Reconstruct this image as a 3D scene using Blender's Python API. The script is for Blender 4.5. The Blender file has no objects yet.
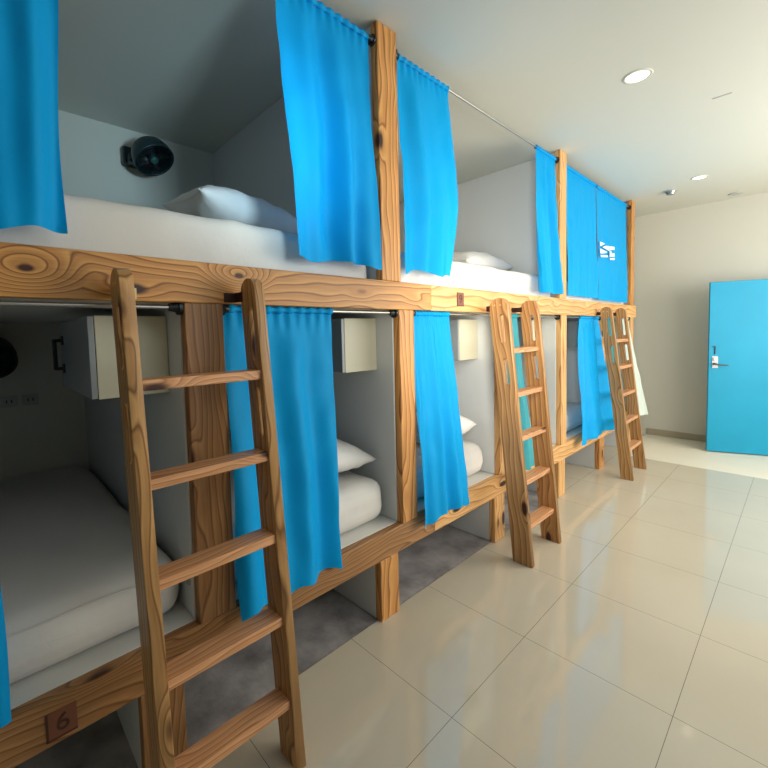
import bpy, bmesh, math, random
from mathutils import Vector, Matrix, noise
R = math.radians
col = bpy.context.scene.collection
SC = bpy.context.scene
random.seed(4)

# ---------------------------------------------------------------- materials
def mat(name):
    m = bpy.data.materials.new(name); m.use_nodes = True
    nt = m.node_tree; b = nt.nodes['Principled BSDF']
    return m, nt, b
def N(nt, t, **k):
    n = nt.nodes.new(t)
    for a, v in k.items():
        if a.startswith('i_'): n.inputs[a[2:].replace('_', ' ')].default_value = v
        else: setattr(n, a, v)
    return n
def plain(name, c, rough=.6, metal=0, bump=0, bscale=200, var=0, vscale=3):
    m, nt, b = mat(name)
    b.inputs['Base Color'].default_value = (*c, 1); b.inputs['Roughness'].default_value = rough
    b.inputs['Metallic'].default_value = metal
    tc = N(nt, 'ShaderNodeTexCoord')
    if bump:
        n = N(nt, 'ShaderNodeTexNoise'); n.inputs['Scale'].default_value = bscale; n.inputs['Detail'].default_value = 4
        nt.links.new(tc.outputs['Object'], n.inputs['Vector'])
        bp = N(nt, 'ShaderNodeBump'); bp.inputs['Strength'].default_value = bump; bp.inputs['Distance'].default_value = .01
        nt.links.new(n.outputs['Fac'], bp.inputs['Height']); nt.links.new(bp.outputs['Normal'], b.inputs['Normal'])
    if var:
        n = N(nt, 'ShaderNodeTexNoise'); n.inputs['Scale'].default_value = vscale; n.inputs['Detail'].default_value = 5
        nt.links.new(tc.outputs['Object'], n.inputs['Vector'])
        r = N(nt, 'ShaderNodeValToRGB')
        r.color_ramp.elements[0].position = .3; r.color_ramp.elements[1].position = .7
        r.color_ramp.elements[0].color = (*[x * (1 - var) for x in c], 1); r.color_ramp.elements[1].color = (*[min(1, x * (1 + var)) for x in c], 1)
        nt.links.new(n.outputs['Fac'], r.inputs['Fac']); nt.links.new(r.outputs['Color'], b.inputs['Base Color'])
    return m

def wood(name, dark, mid, light, knot=(.05, .015, .008), rings=34, spots=None):
    """pine board; grain runs along the object's local X"""
    m, nt, b = mat(name); L = nt.links.new
    tc = N(nt, 'ShaderNodeTexCoord'); oi = N(nt, 'ShaderNodeObjectInfo')
    off = N(nt, 'ShaderNodeVectorMath', operation='SCALE'); off.inputs[0].default_value = (7.3, 3.1, 5.7)
    L(oi.outputs['Random'], off.inputs['Scale'])
    add = N(nt, 'ShaderNodeVectorMath', operation='ADD'); L(tc.outputs['Object'], add.inputs[0]); L(off.outputs[0], add.inputs[1])
    # knots: cells stretched along the board
    mk = N(nt, 'ShaderNodeMapping'); mk.inputs['Scale'].default_value = (2.6, 7, 7); L(add.outputs[0], mk.inputs['Vector'])
    vo = N(nt, 'ShaderNodeTexVoronoi'); vo.inputs['Scale'].default_value = 1.0; L(mk.outputs[0], vo.inputs['Vector'])
    kr = N(nt, 'ShaderNodeMapRange'); kr.inputs['From Min'].default_value = .05; kr.inputs['From Max'].default_value = .42
    kr.inputs['To Min'].default_value = 1; kr.inputs['To Max'].default_value = 0; kr.interpolation_type = 'SMOOTHERSTEP'
    L(vo.outputs['Distance'], kr.inputs['Value'])
    kd = N(nt, 'ShaderNodeMapRange'); kd.inputs['From Min'].default_value = .09; kd.inputs['From Max'].default_value = .17
    kd.inputs['To Min'].default_value = 1; kd.inputs['To Max'].default_value = 0; kd.interpolation_type = 'SMOOTHSTEP'
    L(vo.outputs['Distance'], kd.inputs['Value'])
    krv, kdv = kr.outputs[0], kd.outputs[0]
    for (kx, kz) in (spots or []):
        mp_ = N(nt, 'ShaderNodeMapping'); mp_.inputs['Scale'].default_value = (1.0, 0, 1.9); L(tc.outputs['Object'], mp_.inputs['Vector'])
        dn = N(nt, 'ShaderNodeVectorMath', operation='DISTANCE'); L(mp_.outputs[0], dn.inputs[0]); dn.inputs[1].default_value = (kx, 0, kz * 1.9)
        a1 = N(nt, 'ShaderNodeMapRange'); a1.inputs['From Min'].default_value = .0; a1.inputs['From Max'].default_value = .17; a1.inputs['To Min'].default_value = 3.6; a1.inputs['To Max'].default_value = 0; a1.interpolation_type = 'SMOOTHSTEP'
        L(dn.outputs['Value'], a1.inputs['Value'])
        a2 = N(nt, 'ShaderNodeMapRange'); a2.inputs['From Min'].default_value = .013; a2.inputs['From Max'].default_value = .024; a2.inputs['To Min'].default_value = 1; a2.inputs['To Max'].default_value = 0; L(dn.outputs['Value'], a2.inputs['Value'])
        x1 = N(nt, 'ShaderNodeMath', operation='MAXIMUM'); L(krv, x1.inputs[0]); L(a1.outputs[0], x1.inputs[1]); krv = x1.outputs[0]
        x2 = N(nt, 'ShaderNodeMath', operation='MAXIMUM'); L(kdv, x2.inputs[0]); L(a2.outputs[0], x2.inputs[1]); kdv = x2.outputs[0]
    # slow warp
    mw = N(nt, 'ShaderNodeMapping'); mw.inputs['Scale'].default_value = (1.3, 5, 5); L(add.outputs[0], mw.inputs['Vector'])
    nw = N(nt, 'ShaderNodeTexNoise'); nw.inputs['Scale'].default_value = 1; nw.inputs['Detail'].default_value = 2; L(mw.outputs[0], nw.inputs['Vector'])
    sx = N(nt, 'ShaderNodeSeparateXYZ'); L(add.outputs[0], sx.inputs[0])
    s1 = N(nt, 'ShaderNodeMath', operation='ADD'); L(sx.outputs['Y'], s1.inputs[0]); L(sx.outputs['Z'], s1.inputs[1])
    s2 = N(nt, 'ShaderNodeMath', operation='MULTIPLY_ADD'); L(nw.outputs['Fac'], s2.inputs[0]); s2.inputs[1].default_value = .20; L(s1.outputs[0], s2.inputs[2])
    s3 = N(nt, 'ShaderNodeMath', operation='MULTIPLY_ADD'); L(krv, s3.inputs[0]); s3.inputs[1].default_value = .045; L(s2.outputs[0], s3.inputs[2])
    s4 = N(nt, 'ShaderNodeMath', operation='MULTIPLY'); L(s3.outputs[0], s4.inputs[0]); s4.inputs[1].default_value = rings
    fr = N(nt, 'ShaderNodeMath', operation='FRACT'); L(s4.outputs[0], fr.inputs[0])
    ramp = N(nt, 'ShaderNodeValToRGB'); e = ramp.color_ramp.elements
    e[0].position = 0; e[0].color = (*light, 1); e[1].position = 1; e[1].color = (*light, 1)
    for p, c in ((.45, mid), (.66, mid), (.84, dark), (.92, mid)):
        q = e.new(p); q.color = (*c, 1)
    L(fr.outputs[0], ramp.inputs['Fac'])
    # fine fibres
    mf = N(nt, 'ShaderNodeMapping'); mf.inputs['Scale'].default_value = (6, 160, 160); L(add.outputs[0], mf.inputs['Vector'])
    nf = N(nt, 'ShaderNodeTexNoise'); nf.inputs['Scale'].default_value = 1; nf.inputs['Detail'].default_value = 3; L(mf.outputs[0], nf.inputs['Vector'])
    mr = N(nt, 'ShaderNodeMapRange'); mr.inputs['To Min'].default_value = .7; mr.inputs['To Max'].default_value = 1.28; L(nf.outputs['Fac'], mr.inputs['Value'])
    mb = N(nt, 'ShaderNodeTexNoise'); mb.inputs['Scale'].default_value = 3; L(add.outputs[0], mb.inputs['Vector'])
    mr2 = N(nt, 'ShaderNodeMapRange'); mr2.inputs['To Min'].default_value = .72; mr2.inputs['To Max'].default_value = 1.25; L(mb.outputs['Fac'], mr2.inputs['Value'])
    mm = N(nt, 'ShaderNodeMath', operation='MULTIPLY'); L(mr.outputs[0], mm.inputs[0]); L(mr2.outputs[0], mm.inputs[1])
    mul = N(nt, 'ShaderNodeVectorMath', operation='SCALE'); L(ramp.outputs['Color'], mul.inputs[0]); L(mm.outputs[0], mul.inputs['Scale'])
    mx = N(nt, 'ShaderNodeMix', data_type='RGBA'); L(kdv, mx.inputs['Factor']); L(mul.outputs[0], mx.inputs[6]); mx.inputs[7].default_value = (*knot, 1)
    L(mx.outputs[2], b.inputs['Base Color'])
    b.inputs['Roughness'].default_value = .42; b.inputs['Specular IOR Level'].default_value = .4
    bp = N(nt, 'ShaderNodeBump'); bp.inputs['Strength'].default_value = .25; bp.inputs['Distance'].default_value = .002
    L(nf.outputs['Fac'], bp.inputs['Height']); L(bp.outputs['Normal'], b.inputs['Normal'])
    return m

def fabric(name, c, trans, tcol, mixf=.45, fine=500):
    m, nt, b = mat(name); L = nt.links.new
    b.inputs['Base Color'].default_value = (*c, 1); b.inputs['Roughness'].default_value = .55
    b.inputs['Sheen Weight'].default_value = .0
    b.inputs['Specular IOR Level'].default_value = .2
    tc = N(nt, 'ShaderNodeTexCoord')
    n = N(nt, 'ShaderNodeTexNoise'); n.inputs['Scale'].default_value = fine; L(tc.outputs['Object'], n.inputs['Vector'])
    n2 = N(nt, 'ShaderNodeTexNoise'); n2.inputs['Scale'].default_value = 9; n2.inputs['Detail'].default_value = 3; L(tc.outputs['Object'], n2.inputs['Vector'])
    ad = N(nt, 'ShaderNodeMath', operation='MULTIPLY_ADD'); L(n2.outputs['Fac'], ad.inputs[0]); ad.inputs[1].default_value = 6; L(n.outputs['Fac'], ad.inputs[2])
    bp = N(nt, 'ShaderNodeBump'); bp.inputs['Strength'].default_value = .25; bp.inputs['Distance'].default_value = .003
    L(ad.outputs[0], bp.inputs['Height']); L(bp.outputs['Normal'], b.inputs['Normal'])
    if trans:
        t = N(nt, 'ShaderNodeBsdfTranslucent'); t.inputs['Color'].default_value = (*tcol, 1)
        ms = N(nt, 'ShaderNodeMixShader'); ms.inputs['Fac'].default_value = mixf
        out = nt.nodes['Material Output']
        L(b.outputs[0], ms.inputs[1]); L(t.outputs[0], ms.inputs[2]); L(ms.outputs[0], out.inputs['Surface'])
    return m

M = {}
M['wood_a'] = wood('pine_amber', (.26, .085, .018), (.56, .25, .07), (.70, .36, .11), rings=26)
M['wood_k'] = wood('pine_amber_knotty', (.20, .07, .015), (.52, .235, .065), (.66, .34, .10), rings=30, spots=[(-.34, .008), (.285, .035)])
M['wood_b'] = wood('pine_dark', (.17, .07, .022), (.33, .155, .055), (.42, .215, .08), rings=36)
M['wood_c'] = wood('pine_pale', (.42, .18, .055), (.70, .38, .14), (.80, .49, .21), rings=22)
M['wood_l'] = wood('ladder_pine', (.17, .075, .022), (.42, .22, .08), (.55, .31, .12), rings=34)
M['wood_m'] = wood('ladder_pine_warm', (.26, .11, .035), (.46, .235, .085), (.60, .34, .14), rings=26)
M['wood_r'] = wood('rung_pine', (.40, .16, .06), (.60, .29, .13), (.70, .38, .19), rings=50)
M['wall'] = plain('white_wall_paint', (.70, .68, .59), .55, bump=.05, bscale=60)
M['ceil'] = plain('ceiling_paint', (.68, .68, .60), .75)
M['board'] = plain('white_partition_laminate', (.66, .69, .70), .35)
M['platform'] = plain('white_bed_board', (.74, .73, .68), .4)
M['cream'] = plain('cream_cabinet_paint', (.60, .57, .42), .45)
M['shadedoor'] = plain('shaded_cabinet_door', (.30, .33, .34), .4)  # deep shade on the cabinet doors is put into this grey
M['blackm'] = plain('black_plastic', (.006, .012, .014), .35)
M['fan_teal'] = plain('dark_teal_plastic', (.008, .028, .032), .4)
M['fan_hub'] = plain('teal_hub_plastic', (.03, .13, .12), .35)
M['metal'] = plain('brushed_steel', (.45, .45, .44), .35, 1)
M['darkmetal'] = plain('dark_steel', (.12, .11, .10), .35, 1)
M['brass'] = plain('yellowed_bracket', (.55, .45, .22), .4, .6)
M['rust'] = plain('dark_rusty_bracket', (.05, .02, .015), .5, .5)
M['plaque'] = plain('red_brown_plaque', (.19, .062, .03), .5)
M['plaque_ink'] = plain('burnt_numeral', (.07, .02, .012), .6)
M['linen'] = fabric('white_bed_linen', (.74, .71, .66), False, None, fine=300)
M['linen_g'] = fabric('soft_white_cotton', (.78, .76, .72), False, None, fine=250)
M['blue'] = fabric('bright_blue_curtain_cloth', (.0, .40, .86), True, (.0, .45, 1.0), .22)
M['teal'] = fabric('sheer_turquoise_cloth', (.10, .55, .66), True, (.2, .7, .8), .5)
M['palesunlit'] = fabric('sunlit_pale_cloth', (.82, .95, .90), True, (.9, 1, .95), .4)  # sunlight on the last curtain end is put into this pale colour
M['doorblue'] = plain('blue_door_paint', (.0, .33, .56), .55, var=.06, vscale=2)
M['skirt'] = plain('beige_skirting_tile', (.42, .36, .26), .35)
M['markw'] = plain('projected_light_white', (.85, .95, .92), .6)  # colour of the projected light on the far curtain
M['outlet'] = plain('outlet_plastic', (.5, .5, .48), .4)
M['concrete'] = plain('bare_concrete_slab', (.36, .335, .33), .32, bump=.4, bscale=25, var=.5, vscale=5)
def emis(name, c, s):
    m, nt, b = mat(name); b.inputs['Emission Color'].default_value = (*c, 1); b.inputs['Emission Strength'].default_value = s
    b.inputs['Base Color'].default_value = (*c, 1); return m
M['lamp'] = emis('lit_lamp_lens', (1, .90, .70), 2.2)
M['pane'] = emis('daylight_pane', (.85, .93, 1), 1.5)

def tile(name, base, rough, grout=True):
    m, nt, b = mat(name); L = nt.links.new
    ge = N(nt, 'ShaderNodeNewGeometry'); sp = N(nt, 'ShaderNodeSeparateXYZ'); L(ge.outputs['Position'], sp.inputs[0])
    outs = []
    for ax, o, pitch in (('X', -.03, .595), ('Y', 1.262, .605)):
        a = N(nt, 'ShaderNodeMath', operation='SUBTRACT'); L(sp.outputs[ax], a.inputs[0]); a.inputs[1].default_value = o
        d = N(nt, 'ShaderNodeMath', operation='DIVIDE'); L(a.outputs[0], d.inputs[0]); d.inputs[1].default_value = pitch
        ad = N(nt, 'ShaderNodeMath', operation='ADD'); L(d.outputs[0], ad.inputs[0]); ad.inputs[1].default_value = .5
        f = N(nt, 'ShaderNodeMath', operation='FRACT'); L(ad.outputs[0], f.inputs[0])
        s = N(nt, 'ShaderNodeMath', operation='SUBTRACT'); L(f.outputs[0], s.inputs[0]); s.inputs[1].default_value = .5
        ab = N(nt, 'ShaderNodeMath', operation='ABSOLUTE'); L(s.outputs[0], ab.inputs[0])
        lt = N(nt, 'ShaderNodeMath', operation='LESS_THAN'); L(ab.outputs[0], lt.inputs[0]); lt.inputs[1].default_value = .0018
        outs.append(lt)
    mxm = N(nt, 'ShaderNodeMath', operation='MAXIMUM'); L(outs[0].outputs[0], mxm.inputs[0]); L(outs[1].outputs[0], mxm.inputs[1])
    n = N(nt, 'ShaderNodeTexNoise'); n.inputs['Scale'].default_value = 1.6; n.inputs['Detail'].default_value = 3; L(ge.outputs['Position'], n.inputs['Vector'])
    r = N(nt, 'ShaderNodeValToRGB'); r.color_ramp.elements[0].color = (*[x * .9 for x in base], 1); r.color_ramp.elements[1].color = (*[x * 1.1 for x in base], 1)
    L(n.outputs['Fac'], r.inputs['Fac'])
    mx = N(nt, 'ShaderNodeMix', data_type='RGBA'); L(mxm.outputs[0], mx.inputs['Factor']); L(r.outputs['Color'], mx.inputs[6])
    mx.inputs[7].default_value = (.16, .135, .10, 1)
    if grout: L(mx.outputs[2], b.inputs['Base Color'])
    else: L(r.outputs['Color'], b.inputs['Base Color'])
    b.inputs['Roughness'].default_value = rough
    b.inputs['IOR'].default_value = 1.62
    return m
M['tile'] = tile('polished_porcelain_tile', (.58, .51, .39), .07)
M['tile_m'] = tile('pale_matt_floor', (.80, .74, .60), .55, False)  # paler and rougher, without grout lines

# ---------------------------------------------------------------- helpers
def link(name, me, m=None, parent=None, loc=(0, 0, 0), rot=(0, 0, 0)):
    o = bpy.data.objects.new(name, me); col.objects.link(o); o.location = loc; o.rotation_euler = rot
    if parent: o.parent = parent
    if m is not None: me.materials.append(M[m])
    return o
def tag(o, label=None, cat=None, group=None, kind=None):
    for k, v in (('label', label), ('category', cat), ('group', group), ('kind', kind)):
        if v: o[k] = v
    return o
def empty(name, loc=(0, 0, 0), rz=0):
    o = bpy.data.objects.new(name, None); col.objects.link(o); o.location = loc; o.rotation_euler = (0, 0, rz)
    o.empty_display_size = .1; return o
def tomesh(bm, name, smooth=False):
    me = bpy.data.meshes.new(name); bmesh.ops.recalc_face_normals(bm, faces=bm.faces); bm.to_mesh(me); bm.free()
    if smooth:
        for p in me.polygons: p.use_smooth = True
    return me
def boxbm(bm, x0, x1, y0, y1, z0, z1, bev=0, seg=2):
    r = bmesh.ops.create_cube(bm, size=1)
    vs = r['verts']
    for v in vs:
        v.co = Vector(((x0 + x1) / 2 + v.co.x * (x1 - x0), (y0 + y1) / 2 + v.co.y * (y1 - y0), (z0 + z1) / 2 + v.co.z * (z1 - z0)))
    if bev:
        es = list({e for v in vs for e in v.link_edges})
        bmesh.ops.bevel(bm, geom=es, offset=bev, segments=seg, profile=.5, affect='EDGES')
def box(name, m, x0, x1, y0, y1, z0, z1, parent=None, bev=.003):
    """box whose mesh is centred on its own middle (world-aligned)"""
    c = ((x0 + x1) / 2, (y0 + y1) / 2, (z0 + z1) / 2)
    bm = bmesh.new(); boxbm(bm, x0 - c[0], x1 - c[0], y0 - c[1], y1 - c[1], z0 - c[2], z1 - c[2], bev, 2)
    return link(name, tomesh(bm, name), m, parent, c)
def board(name, m, axis, x0, x1, y0, y1, z0, z1, parent=None, bev=.004):
    """wooden board with the grain (local X) along 'axis'"""
    c = Vector(((x0 + x1) / 2, (y0 + y1) / 2, (z0 + z1) / 2)); d = (x1 - x0, y1 - y0, z1 - z0)
    bm = bmesh.new()
    if axis == 'y': L, W, T = d[1], d[0], d[2]; rot = (0, 0, R(90))
    elif axis == 'z': L, W, T = d[2], d[1], d[0]; rot = (0, R(-90), 0)
    else: L, W, T = d; rot = (0, 0, 0)
    boxbm(bm, -L / 2, L / 2, -W / 2, W / 2, -T / 2, T / 2, bev, 2)
    return link(name, tomesh(bm, name), m, parent, c, rot)
def cylbm(bm, p0, p1, r, seg=16, r2=None):
    p0 = Vector(p0); p1 = Vector(p1); d = p1 - p0
    q = d.to_track_quat('Z', 'Y').to_matrix().to_4x4(); q.translation = (p0 + p1) / 2
    bmesh.ops.create_cone(bm, cap_ends=True, segments=seg, radius1=r, radius2=r if r2 is None else r2, depth=d.length, matrix=q)
def smooth_by_angle(o, a=40):
    me = o.data
    for p in me.polygons: p.use_smooth = True
    try: me.set_sharp_from_angle(angle=R(a))
    except Exception: pass
    return o
def tube(name, m, pts, r, parent=None, seg=12):
    cu = bpy.data.curves.new(name, 'CURVE'); cu.dimensions = '3D'; s = cu.splines.new('POLY'); s.points.add(len(pts) - 1)
    for i, p in enumerate(pts): s.points[i].co = (*p, 1)
    cu.bevel_depth = r; cu.bevel_resolution = 3; cu.use_fill_caps = True
    t = bpy.data.objects.new('t', cu); me = bpy.data.meshes.new_from_object(t); bpy.data.objects.remove(t)
    for p in me.polygons: p.use_smooth = True
    return link(name, me, m, parent)

# ---------------------------------------------------------------- the room
H = 3.03
BW = -1.95           # rear wall of the sleeping pods
FY = 6.78            # far wall
RX = 3.1             # right wall
def struct(o): o['kind'] = 'structure'; return o
struct(box('floor', 'tile', -.03, RX, -1.6, 5.48, -.1, 0, bev=0))
fl = struct(box('trim_1', 'tile_m', -.03, RX, 5.48, FY, -.1, 0.0005, bev=0))
fl['label'] = 'pale matt floor band by the blue door'
fb = struct(box('trim_2', 'tile', BW, -.03, 3.75, FY, -.1, 0, bev=0)); fb['label'] = 'tiled floor under the far bunks'
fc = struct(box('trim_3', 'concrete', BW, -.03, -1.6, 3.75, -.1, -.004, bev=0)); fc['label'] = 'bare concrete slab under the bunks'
struct(box('ceiling', 'ceil', BW - .1, RX + .1, -1.7, FY + .1, H, H + .1, bev=0))
struct(box('wall_left', 'wall', BW - .1, BW, -1.6, FY, -.1, H, bev=0))
struct(box('wall_far', 'wall', BW - .1, RX + .1, FY, FY + .1, -.1, H, bev=0))
struct(box('wall_near', 'wall', BW - .1, RX + .1, -1.7, -1.6, -.1, H, bev=0))
struct(box('wall_right', 'wall', RX, RX + .1, -1.6, FY, -.1, H, bev=0))
struct(box('baseboard_far', 'skirt', -.03, .86, FY - .014, FY, .0006, .085, bev=.003))
for i, (a, b_) in enumerate(((1.6, 3.1), (3.4, 4.9))):
    w = struct(box('window_%d' % (i + 1), 'pane', RX - .012, RX - .002, a, b_, .9, 2.5, bev=0))
    fr = bmesh.new()
    for q in ((a - .05, a, .85, 2.55), (b_, b_ + .05, .85, 2.55), (a, b_, .85, .9), (a, b_, 2.5, 2.55), ((a + b_) / 2 - .02, (a + b_) / 2 + .02, .9, 2.5)):
        boxbm(fr, RX - .035, RX - .013, q[0], q[1], q[2], q[3])
    f = link('window_frame', tomesh(fr, 'window_frame'), 'board'); f.parent = w; f.matrix_parent_inverse = Matrix.Translation(w.location).inverted()

# door, standing slightly open, free edge towards the bunks
dz = math.atan2(.21, .545)
door = empty('door_1', (.69, 6.27, 0), dz); struct(door); door['label'] = 'bright blue door standing ajar in the far wall'
bm = bmesh.new(); boxbm(bm, 0, .92, -.02, .02, .012, 2.0, .003)
link('door_panel', tomesh(bm, 'door_panel'), 'doorblue', door)
hd = bmesh.new(); boxbm(hd, .03, .085, -.026, -.0205, 1.0, 1.14, .002)
hp = link('lock_plate', tomesh(hd, 'lock_plate'), 'metal', door); hp['label'] = 'silver lock plate'
lv = bmesh.new(); cylbm(lv, (.055, -.026, 1.05), (.055, -.07, 1.05), .012); cylbm(lv, (.05, -.066, 1.05), (.17, -.066, 1.035), .009, r2=.007)
smooth_by_angle(link('door_handle', tomesh(lv, 'door_handle'), 'darkmetal', door))
cy = bmesh.new(); cylbm(cy, (.057, -.026, 1.105), (.057, -.04, 1.105), .018, 20)
smooth_by_angle(link('lock_cylinder', tomesh(cy, 'lock_cylinder'), 'metal', door))
hk = bmesh.new()
for q in ((.052, .06, 1.165, 1.25), (.035, .06, 1.25, 1.257)): boxbm(hk, q[0], q[1], -.03, -.0205, q[2], q[3])
link('door_hook', tomesh(hk, 'door_hook'), 'blackm', door)
dfm = bmesh.new()
for q in ((.88, .94, 0.001, 1.97), (1.78, 1.84, 0.001, 1.97), (.88, 1.84, 1.91, 1.97)): boxbm(dfm, q[0], q[1], FY - .02, FY, q[2], q[3])
t4 = struct(link('trim_4', tomesh(dfm, 'trim_4'), 'doorblue')); t4['label'] = 'blue door frame'

# ---------------------------------------------------------------- bunk structure
bunk = empty('bunk_bed', (0, 2.8, 0))
tag(bunk, 'long built-in two-tier pine bunk structure with white partitions along the left wall', 'bunk bed')
def P(o, parent=bunk):      # parent keeping world placement
    o.parent = parent
    o.matrix_parent_inverse = (Matrix.Translation(parent.location) @ parent.rotation_euler.to_matrix().to_4x4()).inverted(); return o
BT, BB, RT, RB = 1.77, 1.625, .466, .326
Y0 = -1.0
for a, b_, m in ((Y0, 1.903, 'wood_k'), (1.905, 3.279, 'wood_c'), (3.281, 4.33, 'wood_c'), (4.332, 6.06, 'wood_c')):
    P(board('upper_beam', m, 'y', -.045, 0, a, b_, BB, BT))
for a, b_, m in ((Y0, 1.903, 'wood_b'), (1.905, 4.296, 'wood_c'), (4.298, 5.93, 'wood_c')):
    P(board('bed_rail', m, 'y', -.045, 0, a, b_, RB, RT))
UP = [(1.51, 1.65), (3.71, 3.85), (5.83, 5.96)]
for (a, b_), m in zip(UP, ('wood_a', 'wood_c', 'wood_a')): P(board('upper_post', m, 'z', -.045, 0, a, b_, BT + .0005, H - .001))
LP = [(.53, .668, 'wood_b'), (1.63, 1.75, 'wood_a'), (2.67, 2.78, 'wood_c'), (3.74, 3.86, 'wood_c'), (4.80, 4.92, 'wood_c'), (5.83, 5.95, 'wood_c')]
for a, b_, m in LP: P(board('lower_post', m, 'z', -.045, 0, a, b_, RT + .0005, BB - .0005))
LG = [(.326, .464, 'wood_b'), (1.45, 1.585, 'wood_a'), (2.59, 2.73, 'wood_c'), (3.69, 3.83, 'wood_c'), (4.74, 4.90, 'wood_a'), (5.8, 5.93, 'wood_c')]
for a, b_, m in LG:
    P(board('leg', m, 'z', -.045, 0, a, b_, .0005, RB - .0005))
    P(box('under_bed_panel', 'board', BW + .001, -.046, a, a + .03, 0.001, RB - .001, bev=.002))
PT = .035
PY = [(-.545, ), (.525,), (1.625,), (2.665,), (3.735,), (4.795,), (5.86,)]
for (a,) in PY: P(box('partition', 'board', BW + .001, -.0455, a, a + PT, RT + .001, BB + .001, bev=.004))
UPY = [-.60, 1.515, 3.735, 5.86]
for a in UPY: P(box('partition', 'board', BW + .001, -.0455, a, a + PT, BT + .001, H - .001, bev=.004))
# platforms
for a, b_ in ((-.505, .52), (.565, 1.62), (1.665, 2.66), (2.705, 3.73), (3.775, 4.79), (4.835, 5.855)):
    P(box('bed_platform', 'platform', BW + .001, -.046, a - .04, b_ + .035, RB + .06, RT, bev=.002))
for a, b_ in ((-.56, 1.51), (1.555, 3.73), (3.775, 5.855)):
    P(box('upper_platform', 'platform', BW + .001, -.046, a - .04, b_ + .04, BB + .002, BB + .03, bev=.002))
P(box('partition', 'board', BW + .001, -.0455, 5.90, 5.93, .001, H - .001, bev=.003))

# numeral plaques burnt into the wood
def text_mesh(s, size, name):
    cu = bpy.data.curves.new(name, 'FONT'); cu.body = s; cu.size = size; cu.align_x = 'CENTER'; cu.align_y = 'CENTER'; cu.extrude = .0008
    t = bpy.data.objects.new('t', cu); me = bpy.data.meshes.new_from_object(t); bpy.data.objects.remove(t); return me
def plaque(y, z, s, w, h, lab):
    bm = bmesh.new(); boxbm(bm, 0.0003, .0018, y - w / 2, y + w / 2, z - h / 2, z + h / 2)
    o = P(link('number_plaque', tomesh(bm, 'number_plaque'), 'plaque')); o['label'] = lab
    # frame lines left and bottom
    bm = bmesh.new(); boxbm(bm, .0019, .003, y - w / 2, y - w / 2 + .006, z - h / 2, z + h / 2); boxbm(bm, .0019, .003, y - w / 2, y + w / 2, z - h / 2, z - h / 2 + .005)
    e = link('plaque_border', tomesh(bm, 'plaque_border'), 'plaque_ink', o); e.matrix_parent_inverse = o.matrix_parent_inverse.inverted() @ o.matrix_parent_inverse
    t = link('numeral', text_mesh(s, h * .85, 'numeral'), 'plaque_ink', o, (.0026, y + .003, z), (R(90), 0, R(90)))
    return o
plaque(.118, .385, '6', .075, .085, 'small square plaque with the numeral 6')
plaque(2.195, 1.70, '9', .075, .085, 'small square plaque with the numeral 9')

# ---------------------------------------------------------------- curtain rods
def rod(y0, y1, z, x, label, caps, group=None):
    r = empty('curtain_rod', (x, y0, z)); tag(r, label, 'curtain rod', group)
    bm = bmesh.new(); cylbm(bm, (0, 0, 0), (0, y1 - y0, 0), .007, 14)
    smooth_by_angle(link('rod_tube', tomesh(bm, 'rod_tube'), 'metal', r))
    for k, s in zip((0, 1), caps):
        if not s: continue
        yy = 0 if k == 0 else y1 - y0; d = 1 if k == 0 else -1
        bm = bmesh.new(); cylbm(bm, (0, yy, 0), (0, yy + d * .012, 0), .026, 20); cylbm(bm, (0, yy + d * .012, 0), (0, yy + d * .04, 0), .018, 16, .013)
        c = smooth_by_angle(link('end_cap', tomesh(bm, 'end_cap'), 'blackm', r)); c['label'] = 'black end cap'
URZ, LRZ = 2.945, 1.609
rod(-.56, 1.513, URZ, -.03, 'steel curtain rod above the nearest upper bunk with dark sheets of shade behind', (1, 1))
rod(1.652, 3.708, URZ, -.03, 'bare steel curtain rod above the middle upper bunk', (1, 1))
rod(3.852, 5.828, URZ, -.03, 'curtain rod above the farthest upper bunk with both curtains drawn', (1, 1))
LR = [(-.505, .528, 'steel curtain rod over the nearest lower bunk, ending beside the cream cabinet'),
      (.67, 1.628, 'curtain rod over the second lower bunk, black cap against the amber post'),
      (1.752, 2.668, 'curtain rod over the third lower bunk, left of the second ladder'),
      (2.782, 3.738, 'curtain rod over the fourth lower bunk, behind the second ladder'),
      (3.862, 4.798, 'curtain rod over the fifth lower bunk'),
      (4.922, 5.828, 'curtain rod over the last lower bunk by the far wall')]
for a, b_, l in LR: rod(a, b_, LRZ, -.03, l, (1, 1))

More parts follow.
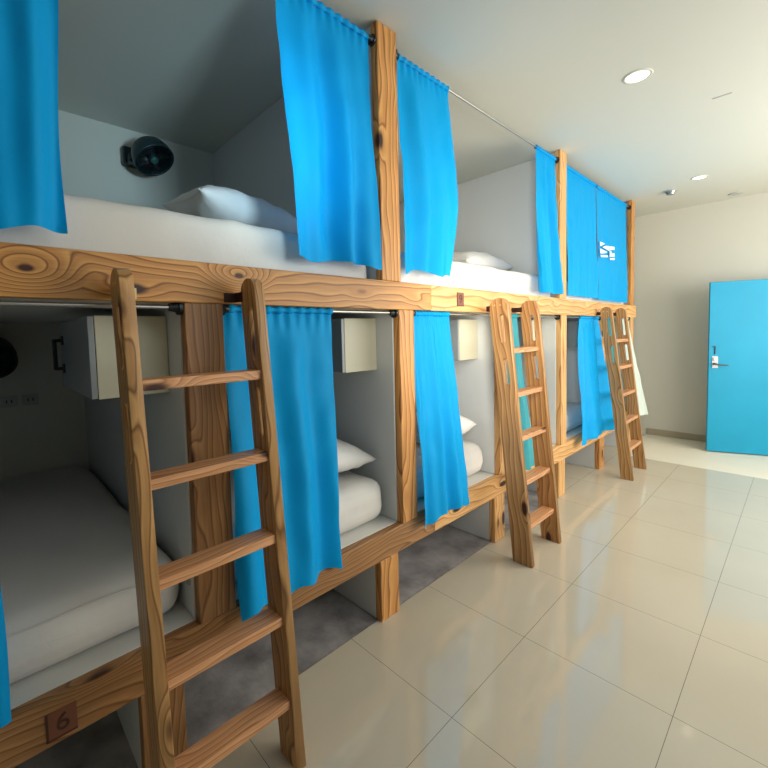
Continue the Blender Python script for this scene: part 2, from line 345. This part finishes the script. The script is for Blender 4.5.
# ---------------------------------------------------------------- curtains
def curtain(name, label, m, ty, by, zt, zb, xt, xb, folds, amp, seed, group, nu=110, nv=60, bulge=None, hemdip=.0, xb2=None, hem=.035, topamp=.007, mid=None):
    """ty=(y0,y1) at the rod, by=(y0,y1) at the hem. xt/xb offsets from the bunk front."""
    rnd = random.Random(seed); ph = [rnd.uniform(0, 6.28) for _ in range(8)]
    root = empty(name, (0, (ty[0] + ty[1]) / 2, zb)); tag(root, label, 'curtain', group)
    def pt(u, t):
        y = (ty[0] * (1 - u) + ty[1] * u) * (1 - t) + (by[0] * (1 - u) + by[1] * u) * t
        if mid: y += mid * math.sin(math.pi * t) * u
        z = zt + (zb - zt) * t
        uu = u + .035 * math.sin(5 * t + ph[0]) + .02 * math.sin(3.1 * u + ph[1])
        f = math.sin(uu * folds * 6.283 + ph[2] + .9 * t) * .6 + .4 * math.sin(uu * folds * 1.63 * 6.283 + ph[3] - 1.3 * t)
        g = min(1, t / .12)
        a = amp * (.25 + .75 * min(1, t * 1.6)) * g
        ruf = topamp * math.sin(u * folds * 5 * 6.283 + ph[4]) * max(0, 1 - t / .10)
        xx = xt + (xb - xt) * min(1, t * 1.02) ** 1.2
        if xb2 is not None: xx += (xb2 - xb) * u * t
        x = xx + a * (f + .1) + ruf
        x += .006 * noise.noise(Vector((u * 6 + seed, t * 9, 0)))
        z += hemdip * (.5 * math.sin(u * 7 + ph[5]) + .5 * math.sin(u * 17 + ph[6])) * t ** 4
        y += .008 * math.sin(t * 8 + ph[7]) * t
        return Vector((x, y - (ty[0] + ty[1]) / 2, z - zb))
    def grid(t0, t1, n, off=0):
        bm = bmesh.new(); rows = []
        for j in range(n + 1):
            t = t0 + (t1 - t0) * j / n
            rows.append([bm.verts.new(pt(i / nu, t) + Vector((off, 0, 0))) for i in range(nu + 1)])
        for j in range(n):
            for i in range(nu): bm.faces.new((rows[j][i], rows[j][i + 1], rows[j + 1][i + 1], rows[j + 1][i]))
        me = tomesh(bm, 'g', True); return me
    th = 1 - hem / (zt - zb)
    link('drape', grid(0.02, th, nv), m, root)
    link('bottom_hem', grid(th, 1, 4), m, root)
    # pocket gathered round the rod
    bm = bmesh.new(); rows = []
    k = 10
    for j in range(k):
        a = j / k * 6.283
        row = []
        for i in range(nu + 1):
            u = i / nu; y = ty[0] * (1 - u) + ty[1] * u - (ty[0] + ty[1]) / 2
            rr = .013 + .0035 * math.sin(u * folds * 5 * 6.283 + ph[4])
            row.append(bm.verts.new((xt + rr * math.cos(a), y, zt - zb - .012 + rr * math.sin(a) * 1.1)))
        rows.append(row)
    for j in range(k):
        for i in range(nu): bm.faces.new((rows[j][i], rows[j][i + 1], rows[(j + 1) % k][i + 1], rows[(j + 1) % k][i]))
    link('rod_pocket', tomesh(bm, 'rod_pocket', True), m, root)
    return root, pt
G1 = 'blue curtains on the upper bunk rods'; G2 = 'blue curtains on the lower bunk rods'
XU = -.03
UZ = URZ + .012; LZ = LRZ + .012
curtain('curtain', 'wide dark blue curtain hanging at the left edge over the nearest upper bunk', 'blue', (-.30, .243), (-.28, .205), UZ, 1.81, XU, .015, 3.4, .02, 3, G1, hemdip=.015)
curtain('curtain', 'blue curtain left of the tall amber post on the nearest upper bunk', 'blue', (.955, 1.475), (.985, 1.485), UZ, 1.825, XU, .018, 2.1, .042, 11, G1, hemdip=.012)
curtain('curtain', 'blue curtain right of the tall amber post on the middle upper bunk', 'blue', (1.69, 2.13), (1.68, 2.06), UZ, 1.83, XU, .018, 1.8, .042, 21, G1, mid=.07, hemdip=.02)
curtain('curtain', 'narrow blue curtain bunched left of the second upper post', 'blue', (3.31, 3.665), (3.30, 3.72), UZ, 1.80, XU, .015, 2.2, .035, 31, G1)
curtain('curtain', 'closed blue curtain just right of the second upper post', 'blue', (3.88, 4.66), (3.90, 4.66), UZ, 1.805, XU, -.005, 6, .014, 41, G1)
lastc, ptf = curtain('curtain', 'closed blue curtain with white patches for projected light at the far end of the upper bunks', 'blue', (4.68, 5.68), (4.70, 5.70), UZ, 1.795, XU, -.005, 3, .006, 51, G1)
curtain('curtain', 'dark blue curtain edge at the far left of the nearest lower bunk', 'blue', (-.32, -.02), (-.30, .016), LZ, .485, -.03, .028, 2.5, .018, 61, G2)
curtain('curtain', 'large blue curtain behind the nearest ladder', 'blue', (.672, 1.20), (.665, 1.148), LZ, .437, -.03, .038, 2.0, .030, 72, G2, hemdip=.022)
curtain('curtain', 'blue curtain flaring at the hem between the amber post and the second ladder', 'blue', (1.762, 2.11), (1.74, 2.235), LZ, .42, -.03, .034, 2.5, .026, 83, G2, hemdip=.02)
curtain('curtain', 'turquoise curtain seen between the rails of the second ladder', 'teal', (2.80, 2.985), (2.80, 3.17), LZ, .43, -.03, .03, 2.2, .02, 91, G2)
curtain('curtain', 'deep blue curtain bunched left of the third ladder', 'blue', (4.24, 4.76), (4.03, 4.93), LZ, .415, -.03, .055, 2.2, .04, 101, G2)
curtain('curtain', 'turquoise curtain just behind the third ladder', 'teal', (4.93, 5.25), (5.0, 5.22), LZ, .43, -.03, .03, 2, .02, 111, G2)
lp, _ = curtain('curtain', 'curtain end coloured pale for sunlight to the right of the third ladder', 'palesunlit', (5.60, 5.82), (5.62, 5.82), LZ, .45, -.03, .10, 1.5, .018, 121, G2, xb2=.19)

# white shapes modelled for light projected on the far curtain
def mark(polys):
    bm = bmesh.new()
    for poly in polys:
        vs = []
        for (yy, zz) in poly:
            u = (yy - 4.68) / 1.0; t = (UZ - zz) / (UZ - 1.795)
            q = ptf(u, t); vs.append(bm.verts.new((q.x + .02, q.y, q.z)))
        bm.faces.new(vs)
    return tomesh(bm, 'projected_light_mark')
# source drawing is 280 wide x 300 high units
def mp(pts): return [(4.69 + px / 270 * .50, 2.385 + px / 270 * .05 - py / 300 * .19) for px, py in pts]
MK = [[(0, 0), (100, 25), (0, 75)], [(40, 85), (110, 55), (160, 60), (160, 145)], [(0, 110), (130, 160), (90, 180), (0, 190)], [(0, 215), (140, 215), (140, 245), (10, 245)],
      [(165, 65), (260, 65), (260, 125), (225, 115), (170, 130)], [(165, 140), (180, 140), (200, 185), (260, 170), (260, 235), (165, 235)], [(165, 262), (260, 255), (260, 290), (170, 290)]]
mk = link('projected_light_mark', mark([mp(p) for p in MK]), 'markw', lastc); mk['label'] = 'white angular patches imitating projected lettering light'

# ---------------------------------------------------------------- mattresses, pillows
def softbox(name, m, x0, x1, y0, y1, z0, z1, r=.05, seed=0, wr=.004, crown=.012, parent=None, seg=4, n=(26, 22, 5), sag=None):
    cx, cy, cz = (x0 + x1) / 2, (y0 + y1) / 2, z0
    sx, sy, sz = x1 - x0, y1 - y0, z1 - z0
    bm = bmesh.new()
    bmesh.ops.create_cube(bm, size=1)
    for v in bm.verts: v.co = Vector((v.co.x * sx, v.co.y * sy, v.co.z * sz))
    bmesh.ops.bevel(bm, geom=list(bm.edges), offset=min(r, sz * .48), segments=seg, profile=.5, affect='EDGES')
    # cut for detail
    def cuts(axis, lo, hi, k):
        for i in range(1, k):
            c = lo + (hi - lo) * i / k; no = [0, 0, 0]; no[axis] = 1; co = [0, 0, 0]; co[axis] = c
            bmesh.ops.bisect_plane(bm, geom=bm.verts[:] + bm.edges[:] + bm.faces[:], plane_co=co, plane_no=no, dist=1e-5)
    cuts(0, -sx / 2, sx / 2, n[0]); cuts(1, -sy / 2, sy / 2, n[1]); cuts(2, -sz / 2, sz / 2, n[2])
    for v in bm.verts:
        a = v.co.copy(); u = a.x / sx * 2; w = a.y / sy * 2
        top = (a.z / sz + .5)
        dzz = crown * (1 - u * u) * (1 - w * w) * top
        nn = noise.noise(Vector((a.x * 3.0 + seed, a.y * 7, a.z * 4))) + .5 * noise.noise(Vector((a.x * 9 + seed, a.y * 16 + a.z * 12, seed)))
        k = wr * nn * (min(1, top * 3))
        d = Vector((u ** 3, w ** 3, top)); d.normalize()
        v.co = a + d * k + Vector((0, 0, dzz))
        if sag: v.co.z += sag(a.x + cx, a.y + cy) * top
        v.co.z = max(v.co.z, -sz / 2)
    me = tomesh(bm, name, True)
    o = link(name, me, m, parent, (cx, cy, z0))
    me.transform(Matrix.Translation((0, 0, sz / 2)))
    return o
LM = [(-.49, .518, 'mattress under a white fitted sheet in the nearest lower bunk'), (.58, 1.608, 'white mattress in the second lower bunk behind the large blue curtain'),
      (1.685, 2.65, 'white mattress in the third lower bunk beside the flaring curtain'), (2.72, 3.715, 'white mattress in the fourth lower bunk behind the second ladder'),
      (3.79, 4.775, 'white mattress in the fifth lower bunk beside the deep blue curtain'), (4.85, 5.84, 'white mattress in the last lower bunk behind the third ladder')]
for i, (a, b_, l) in enumerate(LM):
    z1 = .675 if i == 0 else .70
    o = softbox('mattress', 'linen', BW + .02, -.095, a, b_, RT + .001, z1, r=.085, seed=i * 3.7, wr=.010 if i == 0 else .018, crown=.02)
    tag(o, l, 'mattress', 'white mattresses on the lower bunks')
def pleat(parent, pts, r):
    t = tube('sheet_fold', 'linen', pts, r, None); t.parent = parent; t.matrix_parent_inverse = Matrix.Translation(parent.location).inverted(); return t
near_mattress = bpy.data.objects['mattress']
pleat(near_mattress, [(-.10 + .004 * math.sin(k), -.42 + k * .04, .60 + .004 * math.sin(k * .7) - .0012 * k) for k in range(22)], .0035)
pleat(near_mattress, [(-.108, -.42 + k * .045, .645 + .003 * math.sin(k * .9 + 1)) for k in range(20)], .003)
UM = [(-.54, 1.49, 'thick white mattress on the nearest upper bunk'), (1.575, 3.715, 'thick white mattress on the middle upper bunk'), (3.79, 5.84, 'white mattress on the farthest upper bunk behind closed curtains')]
for i, (a, b_, l) in enumerate(UM):
    sag = (lambda x, y: -.10 * max(0, min(1, (y - 1.15) / .35)) ** 1.5 if y > 1.15 else 0) if i == 0 else None
    o = softbox('mattress', 'linen', BW + .02, -.07, a, b_, BB + .031, 1.96, r=.05, seed=20 + i * 3.1, wr=.010, crown=.02, n=(22, 34, 6), sag=sag)
    tag(o, l, 'mattress', 'white mattresses on the upper bunks')

def pillow(name, label, loc, w, d, h, rot=(0, 0, 0), seed=0, m='linen_g', group=None, nn=34):
    """soft pillow, pinched corners; local X=w, Y=d"""
    root = empty(name, loc); root.rotation_euler = rot; tag(root, label, 'pillow', group)
    bm = bmesh.new(); top = {}; bot = {}
    for sgn, D in ((1, top), (-1, bot)):
        for i in range(nn + 1):
            for j in range(nn + 1):
                u = -1 + 2 * i / nn; v = -1 + 2 * j / nn
                if sgn < 0 and (i in (0, nn) or j in (0, nn)): D[i, j] = top[i, j]; continue
                pin = 1 - .10 * (1 - u * u) * abs(v) ** 3; pin2 = 1 - .08 * (1 - v * v) * abs(u) ** 3
                x = u * w / 2 * pin2; y = v * d / 2 * pin
                e = ((1 - abs(u) ** 2.6) * (1 - abs(v) ** 2.6)) ** .55
                z = h / 2 + sgn * h / 2 * e * (1.0 if sgn > 0 else .95)
                z += .012 * e * noise.noise(Vector((x * 9 + seed, y * 9, sgn))) + .006 * noise.noise(Vector((x * 25 + seed, y * 25, sgn)))
                D[i, j] = bm.verts.new((x, y, z))
        for i in range(nn):
            for j in range(nn):
                q = (D[i, j], D[i + 1, j], D[i + 1, j + 1], D[i, j + 1])
                bm.faces.new(q if sgn > 0 else q[::-1])
    link('pillow_case', tomesh(bm, 'pillow_case', True), m, root)
    # seam along the open edge
    pts = [(-w / 2 * .97 + w * .97 * k / 20, -d / 2 * (1 - .10 * (1 - (-1 + 2 * k / 20) ** 2)) , h / 2) for k in range(21)]
    t = tube('seam', m, pts, .003, root)
    return root
pillow('pillow', 'white pillow left of the amber post in the second lower bunk', (-.45, 1.305, .735), .60, .55, .20, (R(-8), 0, R(3)), 3)
pillow('pillow', 'white pillow left of the second ladder in the third lower bunk', (-.36, 2.35, .715), .44, .52, .22, (0, 0, R(2)), 8)
pillow('pillow', 'crumpled white pillow on the nearest upper bunk below the black fan', (-.55, 1.03, 2.005), .42, .66, .21, (R(-7), R(4), R(4)), 15)
pillow('pillow', 'white pillow lying on the middle upper bunk', (-.62, 3.28, 1.985), .44, .70, .22, (0, R(5), R(-4)), 18)

# ---------------------------------------------------------------- cabinets
def cabinet(y1, label, m='cream'):
    w, d, h = .63, .25, .31           # along x, along y, height
    r = empty('wall_cabinet', (-.17 - w / 2, y1 - d / 2, BB - .0395 - h + .025)); tag(r, label, 'cabinet', 'cabinets in the lower bunks')
    h = .285
    bm = bmesh.new(); boxbm(bm, -w / 2, w / 2, -d / 2 + .02, d / 2, 0, h, .002)
    link('body', tomesh(bm, 'body'), m, r)
    bm = bmesh.new(); boxbm(bm, -w / 2, w / 2, -d / 2, -d / 2 + .018, .003, h - .003, .002)
    dr = link('cabinet_door', tomesh(bm, 'cabinet_door'), 'shadedoor', r)
    bm = bmesh.new(); x = -w / 2 + .075
    for zz in (.085, .205): boxbm(bm, x - .022, x + .022, -d / 2 - .006, -d / 2, zz - .02, zz + .02, .003); cylbm(bm, (x, -d / 2 - .004, zz), (x, -d / 2 - .03, zz), .007, 10)
    cylbm(bm, (x, -d / 2 - .03, .08), (x, -d / 2 - .03, .21), .008, 10)
    hh = link('cabinet_handle', tomesh(bm, 'cabinet_handle'), 'blackm', dr); hh['label'] = 'black bar handle'
    return r
CB = [(.523, 'cream cabinet with black handle in the nearest lower bunk'), (1.623, 'cream cabinet in the second lower bunk, left of the amber post'),
      (2.663, 'pale cream cabinet in the third lower bunk, left of the second ladder'), (3.733, 'cream cabinet in the fourth lower bunk behind the second ladder'), (4.793, 'cream cabinet in the fifth lower bunk beside the deep blue curtain'),
      (5.858, 'cream cabinet in the last lower bunk')]
for a, l in CB: cabinet(a, l)

# ---------------------------------------------------------------- ladders
def ladder(y0, y1, xt, xb, w, label, mrail='wood_l', bracket=0, rs=.30):
    t = .034; ZT = 1.705
    root = empty('bunk_ladder', (0, 0, 0)); root.location = ((xt + xb) / 2 + w / 2, (y0 + y1) / 2, 0); ox, oy = root.location.x, root.location.y
    tag(root, label, 'ladder', 'wooden bunk ladders')
    ang = math.atan2(xt - xb, ZT)      # lean
    # outline in local (s along rail from floor, v across to the front)
    ca, sa = math.cos(ang), math.sin(ang)   # axis dir = (sa, ca) in (x,z); across dir = (ca, -sa)
    Ls = ZT / ca
    wv = w * ca
    def rail(yc, side):
        cu = bpy.data.curves.new('rail', 'CURVE'); cu.dimensions = '2D'; cu.fill_mode = 'BOTH'; cu.extrude = t / 2; cu.bevel_depth = .002; cu.bevel_resolution = 1; cu.offset = -.002
        def spl(pts):
            s = cu.splines.new('POLY'); s.points.add(len(pts) - 1); s.use_cyclic_u = True
            for i, p in enumerate(pts): s.points[i].co = (p[0], p[1], 0, 1)
        # bottom cut horizontal: point at v has s0 = v*tan
        base0 = 0; base1 = wv * math.tan(ang)
        pts = [(base0, 0)]
        r = wv / 2
        for k in range(15):
            a = math.pi * k / 14
            pts.append((Ls - r + r * math.sin(a), r - r * math.cos(a)))
        pts.append((base1, wv))
        pts[0] = (base0, 0)
        spl(pts)
        vc = wv * .60; hw = .0155
        for (za, zb) in ((1.41, 1.60), (1.14, 1.315)):
            sa_, sb_ = za / ca, zb / ca; pp = []
            for k in range(9):
                a = math.pi * k / 8; pp.append((sb_ - hw + hw * math.sin(a), vc - hw * math.cos(a)))
            for k in range(9):
                a = math.pi * k / 8; pp.append((sa_ + hw - hw * math.sin(a), vc + hw * math.cos(a)))
            spl(pp)
        ob = bpy.data.objects.new('t', cu); me = bpy.data.meshes.new_from_object(ob); bpy.data.objects.remove(ob)
        # local: X=s, Y=v, Z=thickness -> world x = xb + s*sa + v*ca ; z = s*ca - v*sa ; y = yc (Z -> -y keeps handedness)
        Mx = Matrix(((sa, ca, 0, xb - ox), (0, 0, 1, yc - oy), (ca, -sa, 0, 0), (0, 0, 0, 1)))
        o = bpy.data.objects.new('side_rail', me); col.objects.link(o); o.parent = root; o.matrix_basis = Mx
        if Mx.to_3x3().determinant() < 0:
            me.transform(Matrix.Scale(-1, 4, (0, 0, 1))); me.flip_normals()
            Mx = Matrix(((sa, ca, 0, xb - ox), (0, 0, -1, yc - oy), (ca, -sa, 0, 0), (0, 0, 0, 1))); o.matrix_basis = Mx
        me.materials.clear(); me.materials.append(M[mrail]); return o
    rails = [rail(y0 + t / 2, 0), rail(y1 - t / 2, 1)]
    for z in [1.366 - rs * k for k in range(5)]:
        s = z / ca
        bm = bmesh.new(); L = y1 - y0 - 2 * t - .001
        boxbm(bm, -L / 2, L / 2, -.040, .040, -.014, .018, .003)
        x = xb + s * sa + wv * .55 * ca
        link('rung', tomesh(bm, 'rung'), 'wood_r', root, (x - ox, 0, z - wv * .0), (0, 0, R(90)))
    # pegs / screws and hooks that hold the ladder to the beam
    for yy, d in ((y0 + t, 1), (y1 - t, -1)):
        bm = bmesh.new(); yo = yy - oy
        a0, a1 = sorted((yo + d * .0015, yo + d * .045)); boxbm(bm, .0012 - ox, .005 - ox, a0, a1, 1.63, 1.665)
        a0, a1 = sorted((yo + d * .0015, yo + d * .005)); boxbm(bm, .0055 - ox, .06 - ox, a0, a1, 1.63, 1.665)
        link('mounting_bracket', tomesh(bm, 'mounting_bracket'), 'brass' if (bracket and d > 0) else 'rust', root)
    for yo in (y0, y1):
        s = 1.665 / ca
        for v in (.3, .62):
            bm = bmesh.new(); x = xb + s * sa + wv * v * ca; cylbm(bm, (x - ox, yo - .0025 - oy, 1.665), (x - ox, yo + .0025 - oy, 1.665), .007, 12)
            link('screw', tomesh(bm, 'screw'), 'brass', root)
    return root
ladder(.303, .752, .04, .205, .108, 'nearest wooden ladder with five rungs leaning on the left of the bunks', 'wood_l', 1, .285)
ladder(2.462, 2.92, .04, .20, .128, 'middle wooden ladder with round-topped slotted rails at the third bunk', 'wood_m', 0, .285)
ladder(4.59, 5.09, .04, .245, .105, 'farthest wooden ladder beside the end of the bunks near the blue door', 'wood_l', 0, .27)

# ---------------------------------------------------------------- fans
def fan(loc, label, aim, mount_y):
    r = empty('wall_fan', (BW, loc[1] , loc[2])); tag(r, label, 'fan', 'black wall fans')
    c = Vector((loc[0] - BW, 0, 0))
    bm = bmesh.new(); boxbm(bm, 0.001, .07, mount_y - .06, mount_y + .055, -.03, .10, .015)
    boxbm(bm, .03, .13, mount_y - .035, mount_y + .035, -.03, .035, .012)
    link('wall_mount', tomesh(bm, 'wall_mount'), 'fan_teal', r)
    bm = bmesh.new(); cylbm(bm, (.10, mount_y, 0), c - Vector(aim) * .05, .026, 14); link('neck', tomesh(bm, 'neck'), 'fan_teal', r)
    q = Vector(aim).normalized().to_track_quat('Z', 'Y')
    def lathe(name, prof, m, seg=40):
        bm = bmesh.new(); rows = []
        for (rr, zz) in prof: rows.append([bm.verts.new((rr * math.cos(6.2832 * k / seg), rr * math.sin(6.2832 * k / seg), zz)) for k in range(seg)])
        for a in range(len(rows) - 1):
            for k in range(seg): bm.faces.new((rows[a][k], rows[a][(k + 1) % seg], rows[a + 1][(k + 1) % seg], rows[a + 1][k]))
        o = link(name, tomesh(bm, name, True), m, r, c); o.rotation_euler = q.to_euler(); return o
    lathe('housing', [(.001, -.10), (.05, -.098), (.09, -.082), (.118, -.045), (.13, 0), (.135, .05), (.127, .058), (.12, .045), (.117, 0), (.10, -.03), (.001, -.045)], 'fan_teal')
    bm = bmesh.new()
    for rr in (.04, .058, .076, .094, .112):
        seg = 36
        for k in range(seg):
            a0, a1 = 6.2832 * k / seg, 6.2832 * (k + 1) / seg
            cylbm(bm, (rr * math.cos(a0), rr * math.sin(a0), .05), (rr * math.cos(a1), rr * math.sin(a1), .05), .0014, 5)
    for k in range(16):
        a = 6.2832 * k / 16; cylbm(bm, (.02 * math.cos(a), .02 * math.sin(a), .052), (.12 * math.cos(a), .12 * math.sin(a), .052), .0014, 5)
    g = link('grille', tomesh(bm, 'grille'), 'blackm', r, c); g.rotation_euler = q.to_euler()
    for k in range(5):
        bm = bmesh.new(); a = 6.2832 * k / 5; rows = []
        for i in range(7):
            f = i / 6; rr = .025 + .085 * f; wd = .22 + .42 * f
            rows.append([bm.verts.new((rr * math.cos(a + wd * s), rr * math.sin(a + wd * s), .018 + .016 * s)) for s in (-1, -.5, 0, .5, 1)])
        for i in range(6):
            for j in range(4): bm.faces.new((rows[i][j], rows[i][j + 1], rows[i + 1][j + 1], rows[i + 1][j]))
        b_ = link('blade', tomesh(bm, 'blade', True), 'blackm', r, c); b_.rotation_euler = q.to_euler()
    h = lathe('hub', [(.001, .062), (.018, .06), (.027, .052), (.028, .0), (.001, 0)], 'fan_hub'); h['label'] = 'teal hub'
    return r
fan((-1.70, .97, 2.785), 'round black fan on the rear wall above the nearest upper bunk', (.52, .22, -.80), -.075)
f2 = fan((-1.74, .045, 1.43), 'black fan at the left edge inside the nearest lower bunk', (.8, -.1, -.5), -.10)
cord = [(-1.93, .12, 1.42)] + [(-1.93 + .0 * k, .12 - .02 * math.sin(k / 10 * 3.1) - .006 * k, 1.40 - .02 * k) for k in range(11)]
tag(tube('power_cord', 'blackm', cord, .004), 'thin black cord hanging under the fan in the nearest lower bunk', 'cord')

for a, l in ((.13, 'left wall outlet in the nearest lower bunk'), (.235, 'right wall outlet in the nearest lower bunk')):
    r = empty('wall_outlet', (BW, a, 1.135)); tag(r, l, 'outlet', 'outlets in the nearest lower bunk')
    bm = bmesh.new(); boxbm(bm, .001, .010, -.042, .042, -.035, .035, .003); link('face_plate', tomesh(bm, 'face_plate'), 'outlet', r)
    bm = bmesh.new()
    for s in (-.012, .012): boxbm(bm, .0101, .0112, s - .003, s + .003, -.01, .01)
    link('socket_slot', tomesh(bm, 'socket_slot'), 'blackm', r)
# small metal catch on partition edges
for k, (yy, zz) in enumerate(((.5215, .62),)):
    bm = bmesh.new(); boxbm(bm, -.085, -.065, yy - .003, yy + .003, zz - .03, zz + .01, .001)
    tag(link('metal_catch', tomesh(bm, 'metal_catch'), 'metal'), 'small metal catch on the partition at the mattress corner', 'catch')

# ---------------------------------------------------------------- ceiling fittings
def downlight(x, y, lab, r_=.062):
    r = empty('ceiling_light', (x, y, H)); tag(r, lab, 'ceiling light', 'recessed ceiling lights')
    bm = bmesh.new(); cylbm(bm, (0, 0, -.003), (0, 0, -.0005), r_, 40); link('lens', tomesh(bm, 'lens'), 'lamp', r)
    bm = bmesh.new(); seg = 40; A = []
    for (rr, zz) in ((r_ + .001, -.001), (r_ + .003, -.007), (r_ + .016, -.004), (r_ + .018, -.0005)):
        A.append([bm.verts.new((rr * math.cos(6.2832 * k / seg), rr * math.sin(6.2832 * k / seg), zz)) for k in range(seg)])
    for a in range(3):
        for k in range(seg): bm.faces.new((A[a][k], A[a][(k + 1) % seg], A[a + 1][(k + 1) % seg], A[a + 1][k]))
    link('trim_ring', tomesh(bm, 'trim_ring', True), 'ceil', r)
downlight(.73, 3.03, 'bright round ceiling downlight above the middle of the aisle')
downlight(.68, 5.53, 'smaller-looking ceiling downlight near the far wall', .055)
r = empty('smoke_detector', (.385, 5.80, H)); tag(r, 'round smoke detector on the ceiling near the far wall', 'smoke detector')
bm = bmesh.new(); cylbm(bm, (0, 0, -.012), (0, 0, -.0005), .062, 32); smooth_by_angle(link('base', tomesh(bm, 'base'), 'outlet', r))
bm = bmesh.new(); cylbm(bm, (0, 0, -.045), (0, 0, -.0125), .034, 32, .052); smooth_by_angle(link('sensor_head', tomesh(bm, 'sensor_head'), 'metal', r))
r = empty('ceiling_vent', (.87, 6.54, H)); tag(r, 'faint round vent on the ceiling above the blue door', 'vent')
bm = bmesh.new(); cylbm(bm, (0, 0, -.010), (0, 0, -.0005), .06, 32); smooth_by_angle(link('vent_plate', tomesh(bm, 'vent_plate'), 'outlet', r))
r = empty('ceiling_hatch', (1.05, 3.72, H)); tag(r, 'thin faint slot on the ceiling right of the bright downlight', 'vent')
bm = bmesh.new(); boxbm(bm, -.05, .05, -.006, .006, -.003, -.0005); link('slot_plate', tomesh(bm, 'slot_plate'), 'outlet', r)

# ---------------------------------------------------------------- lights
def area(name, loc, rot, sx, sy, power, c, spec=1.0, spread=180):
    l = bpy.data.lights.new(name, 'AREA'); l.shape = 'RECTANGLE'; l.size = sx; l.size_y = sy; l.energy = power; l.color = c; l.specular_factor = spec
    l.spread = R(spread)
    o = bpy.data.objects.new(name, l); col.objects.link(o); o.location = loc; o.rotation_euler = rot; return o
area('window_light', (RX - .06, 5.3, 1.7), (0, R(90), 0), 1.6, 1.8, 74, (1, .94, .84), .35)
area('window_light', (RX - .06, 3.5, 1.7), (0, R(90), 0), 1.6, 1.6, 46, (1, .95, .86), .35)
def aim(loc, tgt, sx, sy, power, c, spread, spec=.2):
    d = Vector(tgt) - Vector(loc)
    o = area('window_light', loc, (0, 0, 0), sx, sy, power, c, spec, spread); o.rotation_euler = d.to_track_quat('-Z', 'Y').to_euler(); return o  # lamps made by aim are added fills without a fixture, not window light
aim((1.05, 1.25, 1.75), (-.8, 3.6, 1.75), .4, 1.5, 11, (1, .93, .80), 80, 0)  # fill lamp added in the aisle to brighten the middle bunks, no fixture
aim((1.5, .9, 1.95), (-1.6, .95, 2.7), .3, .3, 2.0, (.55, .83, 1), 42, 0)  # cool fill lamp added for the nearest upper bunk, no fixture
def spot(loc, e, c=(1, .9, .76), blend=.9, size=150):
    l = bpy.data.lights.new('downlight_beam', 'SPOT'); l.energy = e; l.color = c; l.spot_size = R(size); l.spot_blend = blend; l.shadow_soft_size = .22; l.specular_factor = 0
    o = bpy.data.objects.new('downlight_beam', l); col.objects.link(o); o.location = loc; return o
spot((.73, 3.03, H - .02), 40)
area('aisle_fill', (2.5, 1.1, H - .3), (0, R(50), 0), 1.0, 1.0, 9, (.85, .93, 1), 0)
w = bpy.data.worlds.new('World'); SC.world = w; w.use_nodes = True
w.node_tree.nodes['Background'].inputs[0].default_value = (.6, .7, .8, 1); w.node_tree.nodes['Background'].inputs[1].default_value = .3

# ---------------------------------------------------------------- camera
cam = bpy.data.cameras.new('camera'); co = bpy.data.objects.new('camera', cam); col.objects.link(co)
F = 413.876; PX, PYc = 367.1055, 358.473
yaw, pitch, roll = .815101, -.0587193, -.02537938
cyw, syw = math.cos(yaw), math.sin(yaw)
fw = Vector((-syw, cyw, 0)); rt = Vector((cyw, syw, 0)); up = Vector((0, 0, 1))
f2_ = fw * math.cos(pitch) + up * math.sin(pitch); u1 = up * math.cos(pitch) - fw * math.sin(pitch)
r2 = rt * math.cos(roll) + u1 * math.sin(roll); u2 = u1 * math.cos(roll) - rt * math.sin(roll)
mx = Matrix((r2, u2, -f2_)).transposed().to_4x4(); mx.translation = (1.4747, 0, 1.5)
co.matrix_world = mx
cam.sensor_width = 36; cam.lens = F / 768 * 36; cam.shift_x = (384 - PX) / 768; cam.shift_y = (PYc - 384) / 768
cam.clip_start = .02
SC.camera = co
SC.view_settings.view_transform = 'Standard'
SC.view_settings.look = 'None'
SC.view_settings.exposure = 0.0
